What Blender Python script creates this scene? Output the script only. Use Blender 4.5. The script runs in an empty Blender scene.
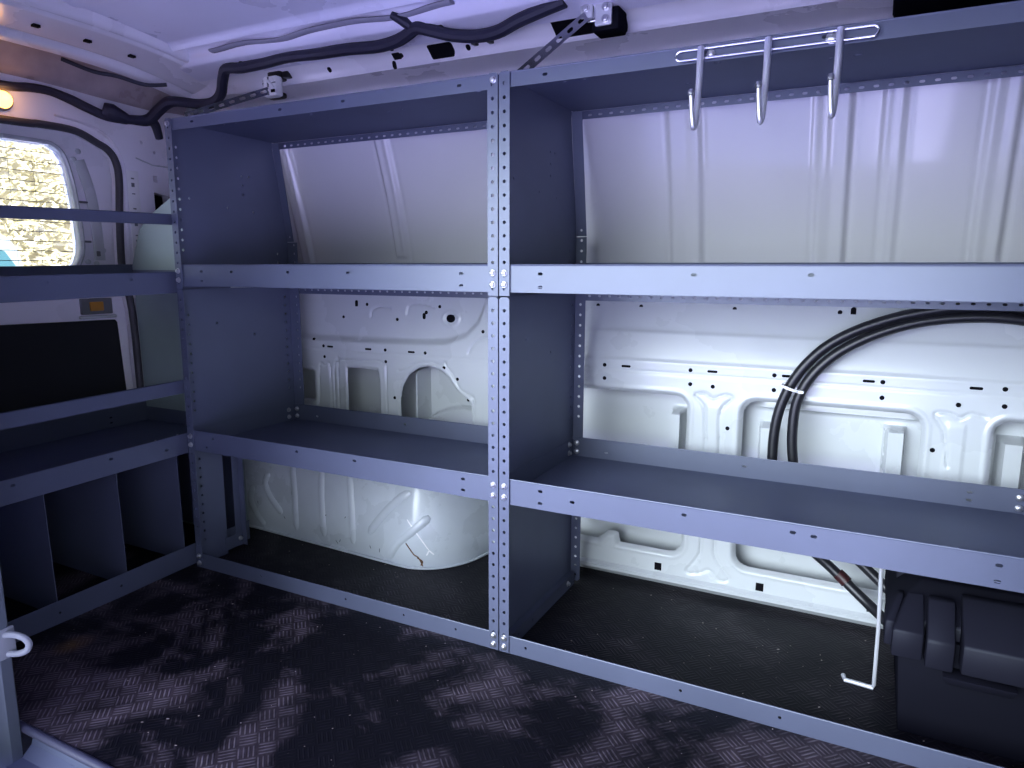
import bpy, bmesh, math, random
import numpy as np
from mathutils import Vector, Matrix
from mathutils.geometry import tessellate_polygon
random.seed(7); rng = np.random.default_rng(7)
SC = bpy.context.scene; COL = SC.collection
PI = math.pi

# ------------------------------------------------------------------ materials
def mat(name, base, rough=.4, metal=0., coat=0., noise=0., nscale=8., bump=0., bscale=200., spec=.5):
    m = bpy.data.materials.new(name); m.use_nodes = True
    nt = m.node_tree; b = nt.nodes['Principled BSDF']
    b.inputs['Base Color'].default_value = (*base, 1); b.inputs['Roughness'].default_value = rough
    b.inputs['Metallic'].default_value = metal; b.inputs['Coat Weight'].default_value = coat
    b.inputs['Specular IOR Level'].default_value = spec
    b.inputs['Coat Roughness'].default_value = .08
    tc = nt.nodes.new('ShaderNodeTexCoord')
    if noise:
        n = nt.nodes.new('ShaderNodeTexNoise'); n.inputs['Scale'].default_value = nscale; n.inputs['Detail'].default_value = 6
        nt.links.new(tc.outputs['Object'], n.inputs['Vector'])
        r = nt.nodes.new('ShaderNodeMapRange'); r.inputs['From Min'].default_value = .3; r.inputs['From Max'].default_value = .7
        r.inputs['To Min'].default_value = 1-noise; r.inputs['To Max'].default_value = 1+noise
        nt.links.new(n.outputs['Fac'], r.inputs['Value'])
        v = nt.nodes.new('ShaderNodeVectorMath'); v.operation = 'SCALE'; v.inputs[0].default_value = base
        nt.links.new(r.outputs[0], v.inputs['Scale']); nt.links.new(v.outputs[0], b.inputs['Base Color'])
        r2 = nt.nodes.new('ShaderNodeMapRange'); r2.inputs['From Min'].default_value = .3; r2.inputs['From Max'].default_value = .7
        r2.inputs['To Min'].default_value = max(.02, rough-.1); r2.inputs['To Max'].default_value = min(1, rough+.1)
        nt.links.new(n.outputs['Fac'], r2.inputs['Value']); nt.links.new(r2.outputs[0], b.inputs['Roughness'])
    if bump:
        n2 = nt.nodes.new('ShaderNodeTexNoise'); n2.inputs['Scale'].default_value = bscale; n2.inputs['Detail'].default_value = 3
        nt.links.new(tc.outputs['Object'], n2.inputs['Vector'])
        bp = nt.nodes.new('ShaderNodeBump'); bp.inputs['Strength'].default_value = bump; bp.inputs['Distance'].default_value = .002
        nt.links.new(n2.outputs['Fac'], bp.inputs['Height']); nt.links.new(bp.outputs[0], b.inputs['Normal'])
    return m

STEEL = (.072, .081, .134)
def enamel(name, base, sheen, rough=.42):
    """satin enamel: a diffuse coat with an even, weak sheen"""
    m = mat(name, base, .5, noise=.10, nscale=5, bump=.05, bscale=350)
    nt = m.node_tree; b = nt.nodes['Principled BSDF']; out = nt.nodes['Material Output']
    d = nt.nodes.new('ShaderNodeBsdfDiffuse'); g = nt.nodes.new('ShaderNodeBsdfGlossy'); mx = nt.nodes.new('ShaderNodeMixShader')
    nt.links.new(b.inputs['Base Color'].links[0].from_socket, d.inputs['Color']); nm = b.inputs['Normal'].links[0].from_socket
    nt.links.new(nm, d.inputs['Normal']); nt.links.new(nm, g.inputs['Normal'])
    g.inputs['Color'].default_value = (.86, .92, 1., 1); g.inputs['Roughness'].default_value = rough; mx.inputs[0].default_value = sheen
    nt.links.new(d.outputs[0], mx.inputs[1]); nt.links.new(g.outputs[0], mx.inputs[2]); nt.links.new(mx.outputs[0], out.inputs['Surface'])
    return m
M_STEEL = enamel('grey_blue_enamel', STEEL, .086)
M_PLAS = enamel('black_moulded_plastic', (.010, .010, .016), .012, .45)
M_MATTE = enamel('matt_black', (.006, .006, .010), .004, .6)
M_WHITE = mat('white_body_paint', (.55, .575, .59), .28, coat=.35, noise=.025, nscale=3)
M_GLOSS = mat('white_gloss_body_paint', (.54, .53, .57), .17, coat=.7, noise=.03, nscale=3)
M_ARCH = mat('scuffed_white_paint', (.52, .56, .59), .3, coat=.25, noise=.07, nscale=9)
M_RAIL = mat('brightened_white_paint', (.84, .82, .88), .3, coat=.3, noise=.025, nscale=3)  # paler copy of the body white, brighter light up there put into its colour
M_HOLLOW = mat('shaded_header_paint', (.40, .33, .34), .35, coat=.3, noise=.15, nscale=14)  # shade and orange light of the header hollow put into the colour
M_ROOF = mat('roof_paint', (.78, .77, .90), .32, coat=.2, noise=.05, nscale=4)
M_CHROME = mat('bright_zinc', (.82, .82, .84), .18, metal=1.)
M_ZINC = mat('zinc_bolt', (.50, .50, .54), .30, metal=.9)
M_HOOK = mat('satin_zinc', (.80, .80, .86), .28, metal=.7)
M_DGALV = mat('dull_galvanised', (.25, .26, .29), .5)
M_GALV = mat('galvanised', (.62, .63, .66), .45, metal=.3)
M_BLACK = mat('black_rubber', (.012, .012, .016), .35, spec=.5)
M_TAPE = mat('black_loom_tape', (.014, .014, .034), .6, bump=.3, bscale=120)
M_HOLE = mat('painted_hole_shade', (.004, .004, .006), .9, spec=.1)  # near-black that paints the shade inside holes and slots
M_WPLAS = mat('white_plastic', (.85, .85, .85), .35)
M_RED = mat('dark_red_sleeve', (.035, .006, .008), .45)
M_SEAL = mat('door_seal_rubber', (.045, .042, .055), .6)
M_DPANEL = mat('dark_door_card', (.008, .009, .013), .55)
M_AMBER = mat('amber_plastic', (.55, .25, .03), .35)
M_GREYP = mat('grey_plastic', (.16, .17, .18), .5)
M_RUST = mat('rust', (.12, .055, .022), .8, noise=.4, nscale=90)
M_TRIM = mat('dark_trim', (.05, .05, .085), .45)
M_SMUDGE = mat('grey_scuff', (.12, .13, .15), .6)
M_HAR2 = mat('grey_foam', (.30, .30, .36), .8)

def emis(name, col, s):
    m = bpy.data.materials.new(name); m.use_nodes = True
    b = m.node_tree.nodes['Principled BSDF']; b.inputs['Base Color'].default_value = (*col, 1)
    b.inputs['Emission Color'].default_value = (*col, 1); b.inputs['Emission Strength'].default_value = s
    return m
M_LAMP = emis('amber_lamp_lens', (1., .42, .10), 5.)

def glass():
    m = bpy.data.materials.new('window_glass'); m.use_nodes = True
    nt = m.node_tree; nt.nodes.clear()
    o = nt.nodes.new('ShaderNodeOutputMaterial'); mx = nt.nodes.new('ShaderNodeMixShader')
    t = nt.nodes.new('ShaderNodeBsdfTransparent'); g = nt.nodes.new('ShaderNodeBsdfGlossy')
    g.inputs['Roughness'].default_value = .02; t.inputs['Color'].default_value = (.93, .96, .95, 1)
    f = nt.nodes.new('ShaderNodeFresnel'); f.inputs['IOR'].default_value = 1.45
    nt.links.new(f.outputs[0], mx.inputs[0]); nt.links.new(t.outputs[0], mx.inputs[1]); nt.links.new(g.outputs[0], mx.inputs[2])
    nt.links.new(mx.outputs[0], o.inputs['Surface'])
    return m
M_GLASS = glass()

def floor_mat():
    m = bpy.data.materials.new('worn_tread_plate'); m.use_nodes = True
    nt = m.node_tree; L = nt.links; N = nt.nodes; b = N['Principled BSDF']
    tc = N.new('ShaderNodeTexCoord')
    mp = N.new('ShaderNodeMapping'); mp.inputs['Rotation'].default_value = (0, 0, PI/4); mp.inputs['Scale'].default_value = (31, 31, 1)
    L.new(tc.outputs['Object'], mp.inputs['Vector'])
    sp = N.new('ShaderNodeSeparateXYZ'); L.new(mp.outputs[0], sp.inputs[0])
    def mth(op, a, bb=None, c=None):
        n = N.new('ShaderNodeMath'); n.operation = op
        for i, v in enumerate((a, bb, c)):
            if v is None: continue
            if isinstance(v, (int, float)): n.inputs[i].default_value = v
            else: L.new(v, n.inputs[i])
        return n.outputs[0]
    u, v = sp.outputs[0], sp.outputs[1]
    par = mth('PINGPONG', mth('ADD', mth('FLOOR', u), mth('FLOOR', v)), 1.0)
    fu, fv = mth('FRACT', u), mth('FRACT', v)
    along = mth('ADD', mth('MULTIPLY', fu, par), mth('MULTIPLY', fv, mth('SUBTRACT', 1., par)))
    across = mth('ADD', mth('MULTIPLY', fv, par), mth('MULTIPLY', fu, mth('SUBTRACT', 1., par)))
    bars = mth('SINE', mth('MULTIPLY', across, 2*PI*4.0))
    bars = mth('SMOOTH_MAX', bars, 0., .3)
    end = mth('SUBTRACT', 1., mth('POWER', mth('ABSOLUTE', mth('MULTIPLY', mth('SUBTRACT', along, .5), 2.15)), 6.))
    end = mth('MAXIMUM', end, 0.)
    h = mth('MULTIPLY', bars, end)
    n1 = N.new('ShaderNodeTexNoise'); n1.inputs['Scale'].default_value = 5.0; n1.inputs['Detail'].default_value = 7; n1.inputs['Roughness'].default_value = .62; n1.inputs['Distortion'].default_value = .6
    L.new(tc.outputs['Object'], n1.inputs['Vector'])
    n2 = N.new('ShaderNodeTexNoise'); n2.inputs['Scale'].default_value = 38; n2.inputs['Detail'].default_value = 5
    L.new(tc.outputs['Object'], n2.inputs['Vector'])
    wear = N.new('ShaderNodeMapRange'); wear.inputs['From Min'].default_value = .48; wear.inputs['From Max'].default_value = .74
    L.new(n1.outputs['Fac'], wear.inputs['Value'])
    yy_ = N.new('ShaderNodeSeparateXYZ'); L.new(tc.outputs['Object'], yy_.inputs[0]); under = N.new('ShaderNodeMapRange'); under.inputs['From Min'].default_value = -.01; under.inputs['From Max'].default_value = .03; under.inputs['To Min'].default_value = 1.; under.inputs['To Max'].default_value = .18; L.new(yy_.outputs[1], under.inputs['Value'])  # shade below the shelving painted in by fading the worn tone there
    wear_shaded = mth('MULTIPLY', wear.outputs[0], under.outputs[0])
    bare = mth('MULTIPLY', mth('MULTIPLY', h, n2.outputs['Fac']), mth('ADD', mth('MULTIPLY', wear_shaded, 1.3), .015))
    mix = N.new('ShaderNodeMixRGB'); L.new(wear_shaded, mix.inputs[0])
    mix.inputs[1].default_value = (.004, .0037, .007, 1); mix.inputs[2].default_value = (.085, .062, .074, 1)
    mix2 = N.new('ShaderNodeMixRGB'); L.new(bare, mix2.inputs[0]); L.new(mix.outputs[0], mix2.inputs[1]); mix2.inputs[2].default_value = (.33, .29, .33, 1)
    # an ochre stain with its own shape, near the rear corner of the tread plate
    pos = N.new('ShaderNodeVectorMath'); pos.operation = 'SUBTRACT'; L.new(tc.outputs['Object'], pos.inputs[0]); pos.inputs[1].default_value = (-.835, -.405, 0)
    sc = N.new('ShaderNodeVectorMath'); sc.operation = 'MULTIPLY'; L.new(pos.outputs[0], sc.inputs[0]); sc.inputs[1].default_value = (26, 20, 1)
    ln = N.new('ShaderNodeVectorMath'); ln.operation = 'LENGTH'; L.new(sc.outputs[0], ln.inputs[0])
    st = mth('MULTIPLY', mth('MAXIMUM', mth('SUBTRACT', 1., ln.outputs['Value']), 0.), mth('MULTIPLY', n2.outputs['Fac'], 1.5))
    mix3 = N.new('ShaderNodeMixRGB'); L.new(st, mix3.inputs[0]); L.new(mix2.outputs[0], mix3.inputs[1]); mix3.inputs[2].default_value = (.16, .09, .03, 1)
    n3 = N.new('ShaderNodeTexNoise'); n3.inputs['Scale'].default_value = 95; n3.inputs['Detail'].default_value = 1
    L.new(tc.outputs['Object'], n3.inputs['Vector'])
    fl = N.new('ShaderNodeMapRange'); fl.inputs['From Min'].default_value = .765; fl.inputs['From Max'].default_value = .79; L.new(n3.outputs['Fac'], fl.inputs['Value'])
    mix4 = N.new('ShaderNodeMixRGB'); L.new(fl.outputs[0], mix4.inputs[0]); L.new(mix3.outputs[0], mix4.inputs[1]); mix4.inputs[2].default_value = (.45, .38, .33, 1)
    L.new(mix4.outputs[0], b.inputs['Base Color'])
    rg = N.new('ShaderNodeMapRange'); rg.inputs['To Min'].default_value = .70; rg.inputs['To Max'].default_value = .42; b.inputs['Specular IOR Level'].default_value = .2; L.new(n1.outputs['Fac'], rg.inputs['Value'])
    L.new(rg.outputs[0], b.inputs['Roughness'])
    bp = N.new('ShaderNodeBump'); bp.inputs['Strength'].default_value = .7; bp.inputs['Distance'].default_value = .0016
    hh = mth('ADD', mth('MULTIPLY', h, mth('ADD', mth('MULTIPLY', wear.outputs[0], .9), .35)), mth('MULTIPLY', n2.outputs['Fac'], .35)); L.new(hh, bp.inputs['Height']); L.new(bp.outputs[0], b.inputs['Normal'])
    return m
M_FLOOR = floor_mat()

# ------------------------------------------------------------------ mesh helpers
class MB:
    def __init__(s): s.v = []; s.f = []; s.m = []; s.mats = []
    def slot(s, m):
        if m not in s.mats: s.mats.append(m)
        return s.mats.index(m)
    def add(s, vs, fs, m):
        o = len(s.v); k = s.slot(m)
        s.v += [tuple(p) for p in vs]
        for f in fs: s.f.append([i+o for i in f]); s.m.append(k)
        return s
    def box(s, a, b, m, bev=0.0):
        (x0, y0, z0), (x1, y1, z1) = a, b
        if bev:
            bm = bmesh.new(); bmesh.ops.create_cube(bm, size=1.)
            for v in bm.verts: v.co = Vector(((x0+x1)/2+v.co.x*(x1-x0), (y0+y1)/2+v.co.y*(y1-y0), (z0+z1)/2+v.co.z*(z1-z0)))
            bmesh.ops.bevel(bm, geom=list(bm.edges), offset=bev, segments=2, affect='EDGES', profile=.5)
            bm.verts.index_update(); s.add([v.co for v in bm.verts], [[v.index for v in f.verts] for f in bm.faces], m); bm.free(); return s
        vs = [(x, y, z) for z in (z0, z1) for y in (y0, y1) for x in (x0, x1)]
        return s.add(vs, [[0, 2, 3, 1], [4, 5, 7, 6], [0, 1, 5, 4], [2, 6, 7, 3], [0, 4, 6, 2], [1, 3, 7, 5]], m)
    def plate(s, outer, holes, th, fn, m):
        """sheet of outline `outer` with real holes; fn(u,v,w) -> point, w from 0 to th"""
        loops = [outer]+list(holes)
        flat = [p for l in loops for p in l]; n = len(flat)
        tris = tessellate_polygon([[Vector((p[0], p[1], 0)) for p in l] for l in loops])
        vs = [fn(p[0], p[1], 0) for p in flat]+[fn(p[0], p[1], th) for p in flat]
        fs = []
        for t in tris:
            a, b, c = [flat[i] for i in t]
            cr = (b[0]-a[0])*(c[1]-a[1])-(b[1]-a[1])*(c[0]-a[0])
            if abs(cr) < 1e-13: continue
            t = list(t) if cr > 0 else list(t)[::-1]
            fs.append(t[::-1]); fs.append([i+n for i in t])
        o = 0
        for k, l in enumerate(loops):
            q = len(l)
            ar = sum(l[i][0]*l[(i+1) % q][1]-l[(i+1) % q][0]*l[i][1] for i in range(q))
            for i in range(q):
                a, b = o+i, o+(i+1) % q
                e = [a, b, b+n, a+n]
                if (ar < 0) != (k > 0): e = e[::-1]
                fs.append(e)
            o += q
        return s.add(vs, fs, m)
    def tube(s, pts, r, m, n=10, sm=0, cap=True, sq=None, up=None):
        P = [Vector(p) for p in pts]
        R = list(r) if isinstance(r, (list, tuple)) else [r]*len(P)
        if sm: P, R = smooth(P, R, sm)
        vs = []; fs = []; prev = None
        for i, p in enumerate(P):
            t = (P[min(i+1, len(P)-1)]-P[max(i-1, 0)])
            t = t.normalized() if t.length > 1e-9 else Vector((0, 0, 1))
            if prev is None:
                a = Vector(up) if up else (Vector((0, 0, 1)) if abs(t.z) < .9 else Vector((1, 0, 0)))
                a = (a-t*a.dot(t)).normalized()
            else:
                a = (prev-t*prev.dot(t)); a = a.normalized() if a.length > 1e-6 else prev
            prev = a; c = t.cross(a)
            sx, sy = sq if sq else (1, 1)
            for k in range(n):
                w = 2*PI*k/n
                vs.append(p+a*(math.cos(w)*R[i]*sx)+c*(math.sin(w)*R[i]*sy))
        for i in range(len(P)-1):
            for k in range(n):
                a, b = i*n+k, i*n+(k+1) % n
                fs.append([a, b, b+n, a+n])
        if cap:
            fs.append(list(range(n))[::-1]); fs.append([(len(P)-1)*n+k for k in range(n)])
        return s.add(vs, fs, m)
    def lathe(s, prof, o, ax, m, n=12):
        """prof [(radius, height)] turned about direction ax from point o"""
        o = Vector(o); ax = Vector(ax).normalized()
        a = ax.orthogonal().normalized(); c = ax.cross(a); vs = []; fs = []
        for (r, h) in prof:
            for k in range(n):
                w = 2*PI*k/n; vs.append(o+ax*h+a*(math.cos(w)*r)+c*(math.sin(w)*r))
        for i in range(len(prof)-1):
            for k in range(n):
                p, q = i*n+k, i*n+(k+1) % n; fs.append([p, q, q+n, p+n])
        fs.append(list(range(n))[::-1]); fs.append([(len(prof)-1)*n+k for k in range(n)])
        return s.add(vs, fs, m)
    def grid(s, P, m, flip=False):
        """P: array (r,c,3)"""
        r, c = P.shape[:2]; vs = P.reshape(-1, 3).tolist(); fs = []
        for i in range(r-1):
            for j in range(c-1):
                q = [i*c+j, i*c+j+1, (i+1)*c+j+1, (i+1)*c+j]
                fs.append(q[::-1] if flip else q)
        return s.add(vs, fs, m)
    def build(s, name, parent=None, ang=35, **kw):
        me = bpy.data.meshes.new(name); me.from_pydata(s.v, [], s.f)
        for m in s.mats: me.materials.append(m)
        me.polygons.foreach_set('material_index', s.m)
        me.polygons.foreach_set('use_smooth', [True]*len(s.f))
        me.update()
        try: me.set_sharp_from_angle(angle=math.radians(ang))
        except Exception: pass
        o = bpy.data.objects.new(name, me); COL.objects.link(o)
        if parent: o.parent = parent
        for k, v in kw.items(): o[k] = v
        return o

def smooth(P, R, k):
    Q = []; S = []
    for i in range(len(P)-1):
        p0, p1, p2, p3 = P[max(i-1, 0)], P[i], P[i+1], P[min(i+2, len(P)-1)]
        for j in range(k):
            t = j/k
            Q.append(.5*((2*p1)+(p2-p0)*t+(2*p0-5*p1+4*p2-p3)*t*t+(3*p1-p0-3*p2+p3)*t**3)); S.append(R[i]*(1-t)+R[i+1]*t)
    Q.append(P[-1]); S.append(R[-1]); return Q, S

def thing(name, label, cat, loc=(0, 0, 0), group=None):
    o = bpy.data.objects.new(name, None); COL.objects.link(o); o.empty_display_size = .05
    o.location = loc; o['label'] = label; o['category'] = cat
    if group: o['group'] = group
    return o
def settle(root):
    """keep children where they were modelled although their thing's Empty stands at its base"""
    for c in root.children: c.matrix_parent_inverse = Matrix.Translation(root.location).inverted()
def S(o, label, cat): o['kind'] = 'structure'; o['label'] = label; o['category'] = cat; return o

def circ(cx, cy, r, n=10, ry=None): return [(cx+r*math.cos(2*PI*k/n), cy+(ry or r)*math.sin(2*PI*k/n)) for k in range(n)]
def slot(cx, cy, w, h, n=8):
    r = h/2; o = []
    for k in range(n+1): o.append((cx+w/2-r+r*math.sin(PI*k/n), cy-r*math.cos(PI*k/n)))
    for k in range(n+1): o.append((cx-w/2+r-r*math.sin(PI*k/n), cy+r*math.cos(PI*k/n)))
    return o
def rect(u0, v0, u1, v1): return [(u0, v0), (u1, v0), (u1, v1), (u0, v1)]
XZ = lambda y: (lambda u, v, w: (u, y+w, v))
YZ = lambda x: (lambda u, v, w: (x+w, u, v))
XY = lambda z: (lambda u, v, w: (u, v, z+w))
PITCH = .0254

# ------------------------------------------------------------------ shelving parts
D = .385; ZL, ZU, ZT, LIP = .383, .8155, 1.17, .0525
def tray(x0, x1, y0, y1, zt, slots, lip=LIP, rearlip=.049):
    b = MB(); t = .0016
    b.plate(rect(x0, zt-lip, x1, zt), [slot(sx, zt-sz, .010, .0056) for sx, sz in slots if x0+.01 < sx < x1-.01], t, XZ(y0), M_STEEL)
    b.tube([(x0, y0+.0012, zt), (x1, y0+.0012, zt)], .0021, M_STEEL, 8)
    zs = zt-lip+.009
    b.plate(rect(x0, y0+t, x1, y1), [circ(x0+.10, y0+.10, .003), circ(x0+.11, y0+.27, .003), circ(x1-.16, y0+.13, .003)], t, XY(zs), M_STEEL)
    b.plate(rect(x0, zs, x1, zs+rearlip), [slot(x0+.09, zs+.018, .010, .005), slot(x0+.42, zs+.028, .010, .005), slot(x1-.12, zs+.016, .010, .005), slot(x1-.12, zs+.032, .010, .005)], t, XZ(y1-t), M_STEEL)
    b.tube([(x0, y1-.0012, zs+rearlip), (x1, y1-.0012, zs+rearlip)], .0018, M_STEEL, 8)
    for xx in (x0, x1-t):
        b.plate(rect(y0+t, zs, y1-t, zs+.045), [], t, YZ(xx), M_STEEL)
    return b
def bolt(p, ax, parent, r=.0062):
    b = MB(); p = Vector(p); ax = Vector(ax).normalized()
    b.lathe([(r*1.12, 0), (r*1.12, .0012), (r*.98, .0018)], p, ax, M_ZINC, 14)
    a = random.random(); o = ax.orthogonal().normalized(); o = Matrix.Rotation(a*PI/3, 3, ax) @ o; c = ax.cross(o)
    q = p+ax*.0018; rr = r*.80
    vs = [q+o*(math.cos(PI*k/3)*rr)+c*(math.sin(PI*k/3)*rr) for k in range(6)]
    vs += [v+ax*.0040 for v in vs[:6]]+[q+ax*.0048+(v-q)*.72 for v in vs[:6]]
    fs = [[k, (k+1) % 6, (k+1) % 6+6, k+6] for k in range(6)]+[[k+6, (k+1) % 6+6, (k+1) % 6+12, k+12] for k in range(6)]+[[12+k for k in range(6)]]
    b.add(vs, fs, M_ZINC); b.lathe([(.0022, 0), (.0022, .0015)], q+ax*.0046, ax, M_ZINC, 8)
    return b.build('bolt', parent)
def holes_col(u, z0, z1, r=.0035, skip=()):
    out = []; z = z0
    while z <= z1+1e-6:
        if not any(a <= z <= b for a, b in skip): out.append(circ(u, z, r, 8))
        z += PITCH
    return out
FW = .0225
def strip(x0, z0, z1, y=-.0042, skip=(), depth=.012, side=0):
    """perforated upright: front flange in XZ with a return going back beside the end panel"""
    b = MB(); h = holes_col(x0+FW/2, z0+.014, z1-.008, skip=skip)
    oc = [(x0, z0), (x0+FW, z0), (x0+FW, z1-.004), (x0+FW-.004, z1), (x0+.004, z1), (x0, z1-.004)]
    b.plate(oc, h, .0024, XZ(y), M_STEEL)
    xs = x0 if side < 0 else x0+FW-.0016
    b.plate(rect(y+.002, z0, y+depth, z1-.004), [], .0016, YZ(xs), M_STEEL)
    return b
SPL = .7535
def unit(x0, x1, label, wide_rear, slots_l, slots_u, holes_base, panel_side_holes=True):
    u = thing('shelving_unit', label, 'shelving', ((x0+x1)/2, 0, 0), 'grey steel shelving units')
    # uprights: left and right, lower and upper lengths
    for xs, sd in ((x0, -1), (x1-FW, 1)):
        strip(xs, .002, SPL, side=sd).build('upright', u)
        strip(xs, SPL+.0025, ZT+.002, side=sd).build('upright', u)
    base = MB(); base.plate(rect(x0+.003, 0.0005, x1-.003, .039), [slot(h, .022, .006, .006) for h in holes_base], .0016, XZ(-.0012), M_STEEL)
    base.plate(rect(x0+.003, .0004, x1-.003, .022), [], .0016, XY(.0008), M_STEEL)
    base.tube([(x0+.003, 0, .039), (x1-.003, 0, .039)], .0017, M_STEEL, 8)
    base.build('base_rail', u)
    tray(x0+.0035, x1-.0035, 0., D, ZL, slots_l).build('shelf', u)
    tray(x0+.0035, x1-.0035, 0., D, ZU, slots_u).build('shelf', u)
    # perforated rail under the rear of the upper shelf
    r = MB(); nx = int((x1-x0-.06)/PITCH)
    r.plate(rect(x0+.004, .732, x1-.004, .790), [slot(x0+.04+PITCH*k, .7435, .008, .0052, 4) for k in range(nx)], .0016, XZ(D+.002), M_STEEL)
    r.build('rear_rail', u)
    # top: sheet, front lip and perforated rear rail
    t = MB(); yt = .352
    t.plate(rect(x0+.0035, ZT-.0265, x1-.0035, ZT), [slot(s_, ZT-.012, .010, .005) for s_ in (x0+.0925, x0+.38, x0+.56, x0+.848)], .0016, XZ(0.), M_STEEL)
    t.tube([(x0+.0035, .001, ZT), (x1-.0035, .001, ZT)], .0018, M_STEEL, 8)
    t.plate(rect(x0+.0035, .0016, x1-.0035, yt), [slot(s_, yy, .012, .006, 4) for s_, yy in ((x0+.09, .10), (x0+.13, .10), (x0+.38, .10), (x0+.56, .16), (x0+.60, .16), (x0+.84, .09), (x0+.30, .22))], .0014, XY(ZT-.003), M_STEEL)
    t.build('top_shelf', u)
    r = MB()
    r.plate(rect(x0+.004, 1.148, x1-.004, ZT-.004), [slot(x0+.045+PITCH*k, 1.156, .010, .0052, 4) for k in range(nx)], .0016, XZ(yt), M_STEEL)
    r.build('rear_rail', u)
    return u
def end_panel(u, xs, inward, poly, holes, name='end_panel', lbl=None):
    b = MB(); b.plate(poly, holes, .0014, YZ(xs), M_STEEL); return b.build(name, u)
def yz_holes(y, z0, z1): return holes_col(y, z0, z1, r=.0036)

XL0, XL1 = -.9365, -.0016
XR0, XR1 = .0012, .9800
UA = unit(XL0, XL1, 'grey steel shelving unit in the corner, white wheel arch inside its bottom bay', True,
          [(-.846, .014), (-.871, .040), (-.556, .012), (-.379, .012), (-.088, .014), (-.088, .038)],
          [(-.846, .016), (-.846, .040), (-.74, .0165), (-.556, .0165), (-.379, .0165), (-.088, .0165), (-.088, .041)], [-.70, -.42, -.25, -.11])
UB = unit(XR0, XR1, 'grey steel shelving unit with black battery box and cables in its bays', True,
          [(.092, .0145), (.092, .0395), (.161, .026), (.380, .0155), (.565, .0155), (.598, .017), (.857, .0155), (.857, .0415)],
          [(.088, .0165), (.088, .042), (.379, .0165), (.565, .0155), (.857, .0165), (.857, .042)], [.062, .388, .565, .85])
# end panels, left one of each unit (their faces turned to the open bay) and the hidden right ones
def panels(u, xs, low_front, sg=1):
    up = [(-.001, SPL+.003), (D+.002, SPL+.003), (D+.002, .884), (.343, 1.150), (.343, ZT-.003), (-.001, ZT-.003)]
    hh = yz_holes(.021, SPL+.10, 1.12)+yz_holes(.345, SPL+.02, .86)+[circ(.05, .985, .003, 8), circ(.17, .97, .003, 8), circ(.26, .965, .003, 8)]
    hh += [circ(.225, 1.06, .003, 8), circ(.25, 1.06, .003, 8), circ(.226, 1.035, .003, 8), circ(.227, 1.01, .003, 8)]
    end_panel(u, xs, 1, up, hh)
    mid = [(-.001, ZL-.047), (D+.002, ZL-.047), (D+.002, SPL), (-.001, SPL)]
    hh = yz_holes(.021, ZL+.05, .70)+yz_holes(.365, ZL+.06, .73)+[circ(.24, .62, .003, 8), circ(.11, .66, .003, 8)]
    end_panel(u, xs, 1, mid, hh)
    if low_front:
        end_panel(u, xs, 1, [(-.001, .002), (.098, .002), (.098, ZL-.05), (-.001, ZL-.05)], yz_holes(.024, .07, .31))
        b = MB(); b.plate(rect(.128, .012, .150, ZL-.05), [], .0016, YZ(xs), M_STEEL); b.plate(rect(xs, .012, xs+.020, ZL-.05), [], .0016, XZ(.150), M_STEEL)
        b.build('upright', u)
        b = MB(); b.plate(rect(.09, .012, .15, .05), [circ(.14, .036, .003, 8)], .0014, YZ(xs+.0016), M_STEEL); b.build('bracket', u)
    else:
        end_panel(u, xs, 1, [(-.001, .002), (D+.002, .002), (D+.002, ZL-.05), (-.001, ZL-.05)], [circ(.02, .09, .003, 8), circ(.33, .28, .003, 8)])
        b = MB(); b.plate(rect(.0, .003, .37, .034), [circ(.12, .019, .003, 8), circ(.05, .019, .003, 8)], .0016, YZ(xs+.016), M_STEEL)
        b.plate(rect(xs+.002, .0, xs+.0176, .37), [], .0016, XY(.033), M_STEEL); b.build('side_rail', u)
        rear = MB(); rear.plate([(xs+.002, .012), (xs+.008, .006), (xs+.021, .006), (xs+.027, .012), (xs+.027, ZL-.05), (xs+.002, ZL-.05)], holes_col(xs+.0145, .022, .32), .0016, XZ(D-.002), M_STEEL); rear.build('rear_upright', u)
    # rear uprights: vertical length and the leaning one of the upper part
    rear = MB(); fw_ = .040 if low_front else .028; hx_ = xs+fw_-.0125
    rear.plate(rect(xs+.002, ZL-.044, xs+fw_, SPL), holes_col(hx_, ZL+.06, .74), .0016, XZ(D-.0005), M_STEEL); rear.build('rear_upright', u)
    rear = MB(); rear.plate(rect(xs+.002, SPL+.003, xs+fw_, .884), holes_col(hx_, .800, .88), .0016, XZ(D), M_STEEL); rear.build('rear_upright', u)
    rear = MB(); k = (.343-D)/(1.150-.884)
    rear.plate(rect(xs+.002, .886, xs+.028, 1.164), [circ(xs+.0155, .90, .003, 8)], .0016, lambda a, b_, w: (a, D+w+(b_-.884)*k, b_), M_STEEL); rear.build('rear_upright', u)
panels(UA, XL0+.0022, True); panels(UB, XR0+.0022, False)
for u, xs in ((UA, XL1-.0036), (UB, XR1-.0036)):
    end_panel(u, xs, -1, [(-.001, .002), (D, .002), (D, .884), (.343, 1.150), (.343, ZT-.004), (-.001, ZT-.004)], [])
    rear = MB(); rear.plate(rect(xs-.026, .006, xs, .884), holes_col(xs-.013, .03, .87), .0016, XZ(D), M_STEEL); rear.build('rear_upright', u)
YB = -.0043
for u, xs in ((UA, XL0+FW/2), (UA, XL1-FW/2), (UB, XR0+FW/2), (UB, XR1-FW/2)):
    for z in (.0145, .0345, ZL-.014, ZL-.037, ZU-.015, ZU-.0375): bolt((xs, YB, z), (0, -1, 0), u)
bolt((XL1-FW/2+.002, YB, ZT-.011), (0, -1, 0), UA); bolt((XL0+FW/2, YB, ZT-.011), (0, -1, 0), UA)
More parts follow.
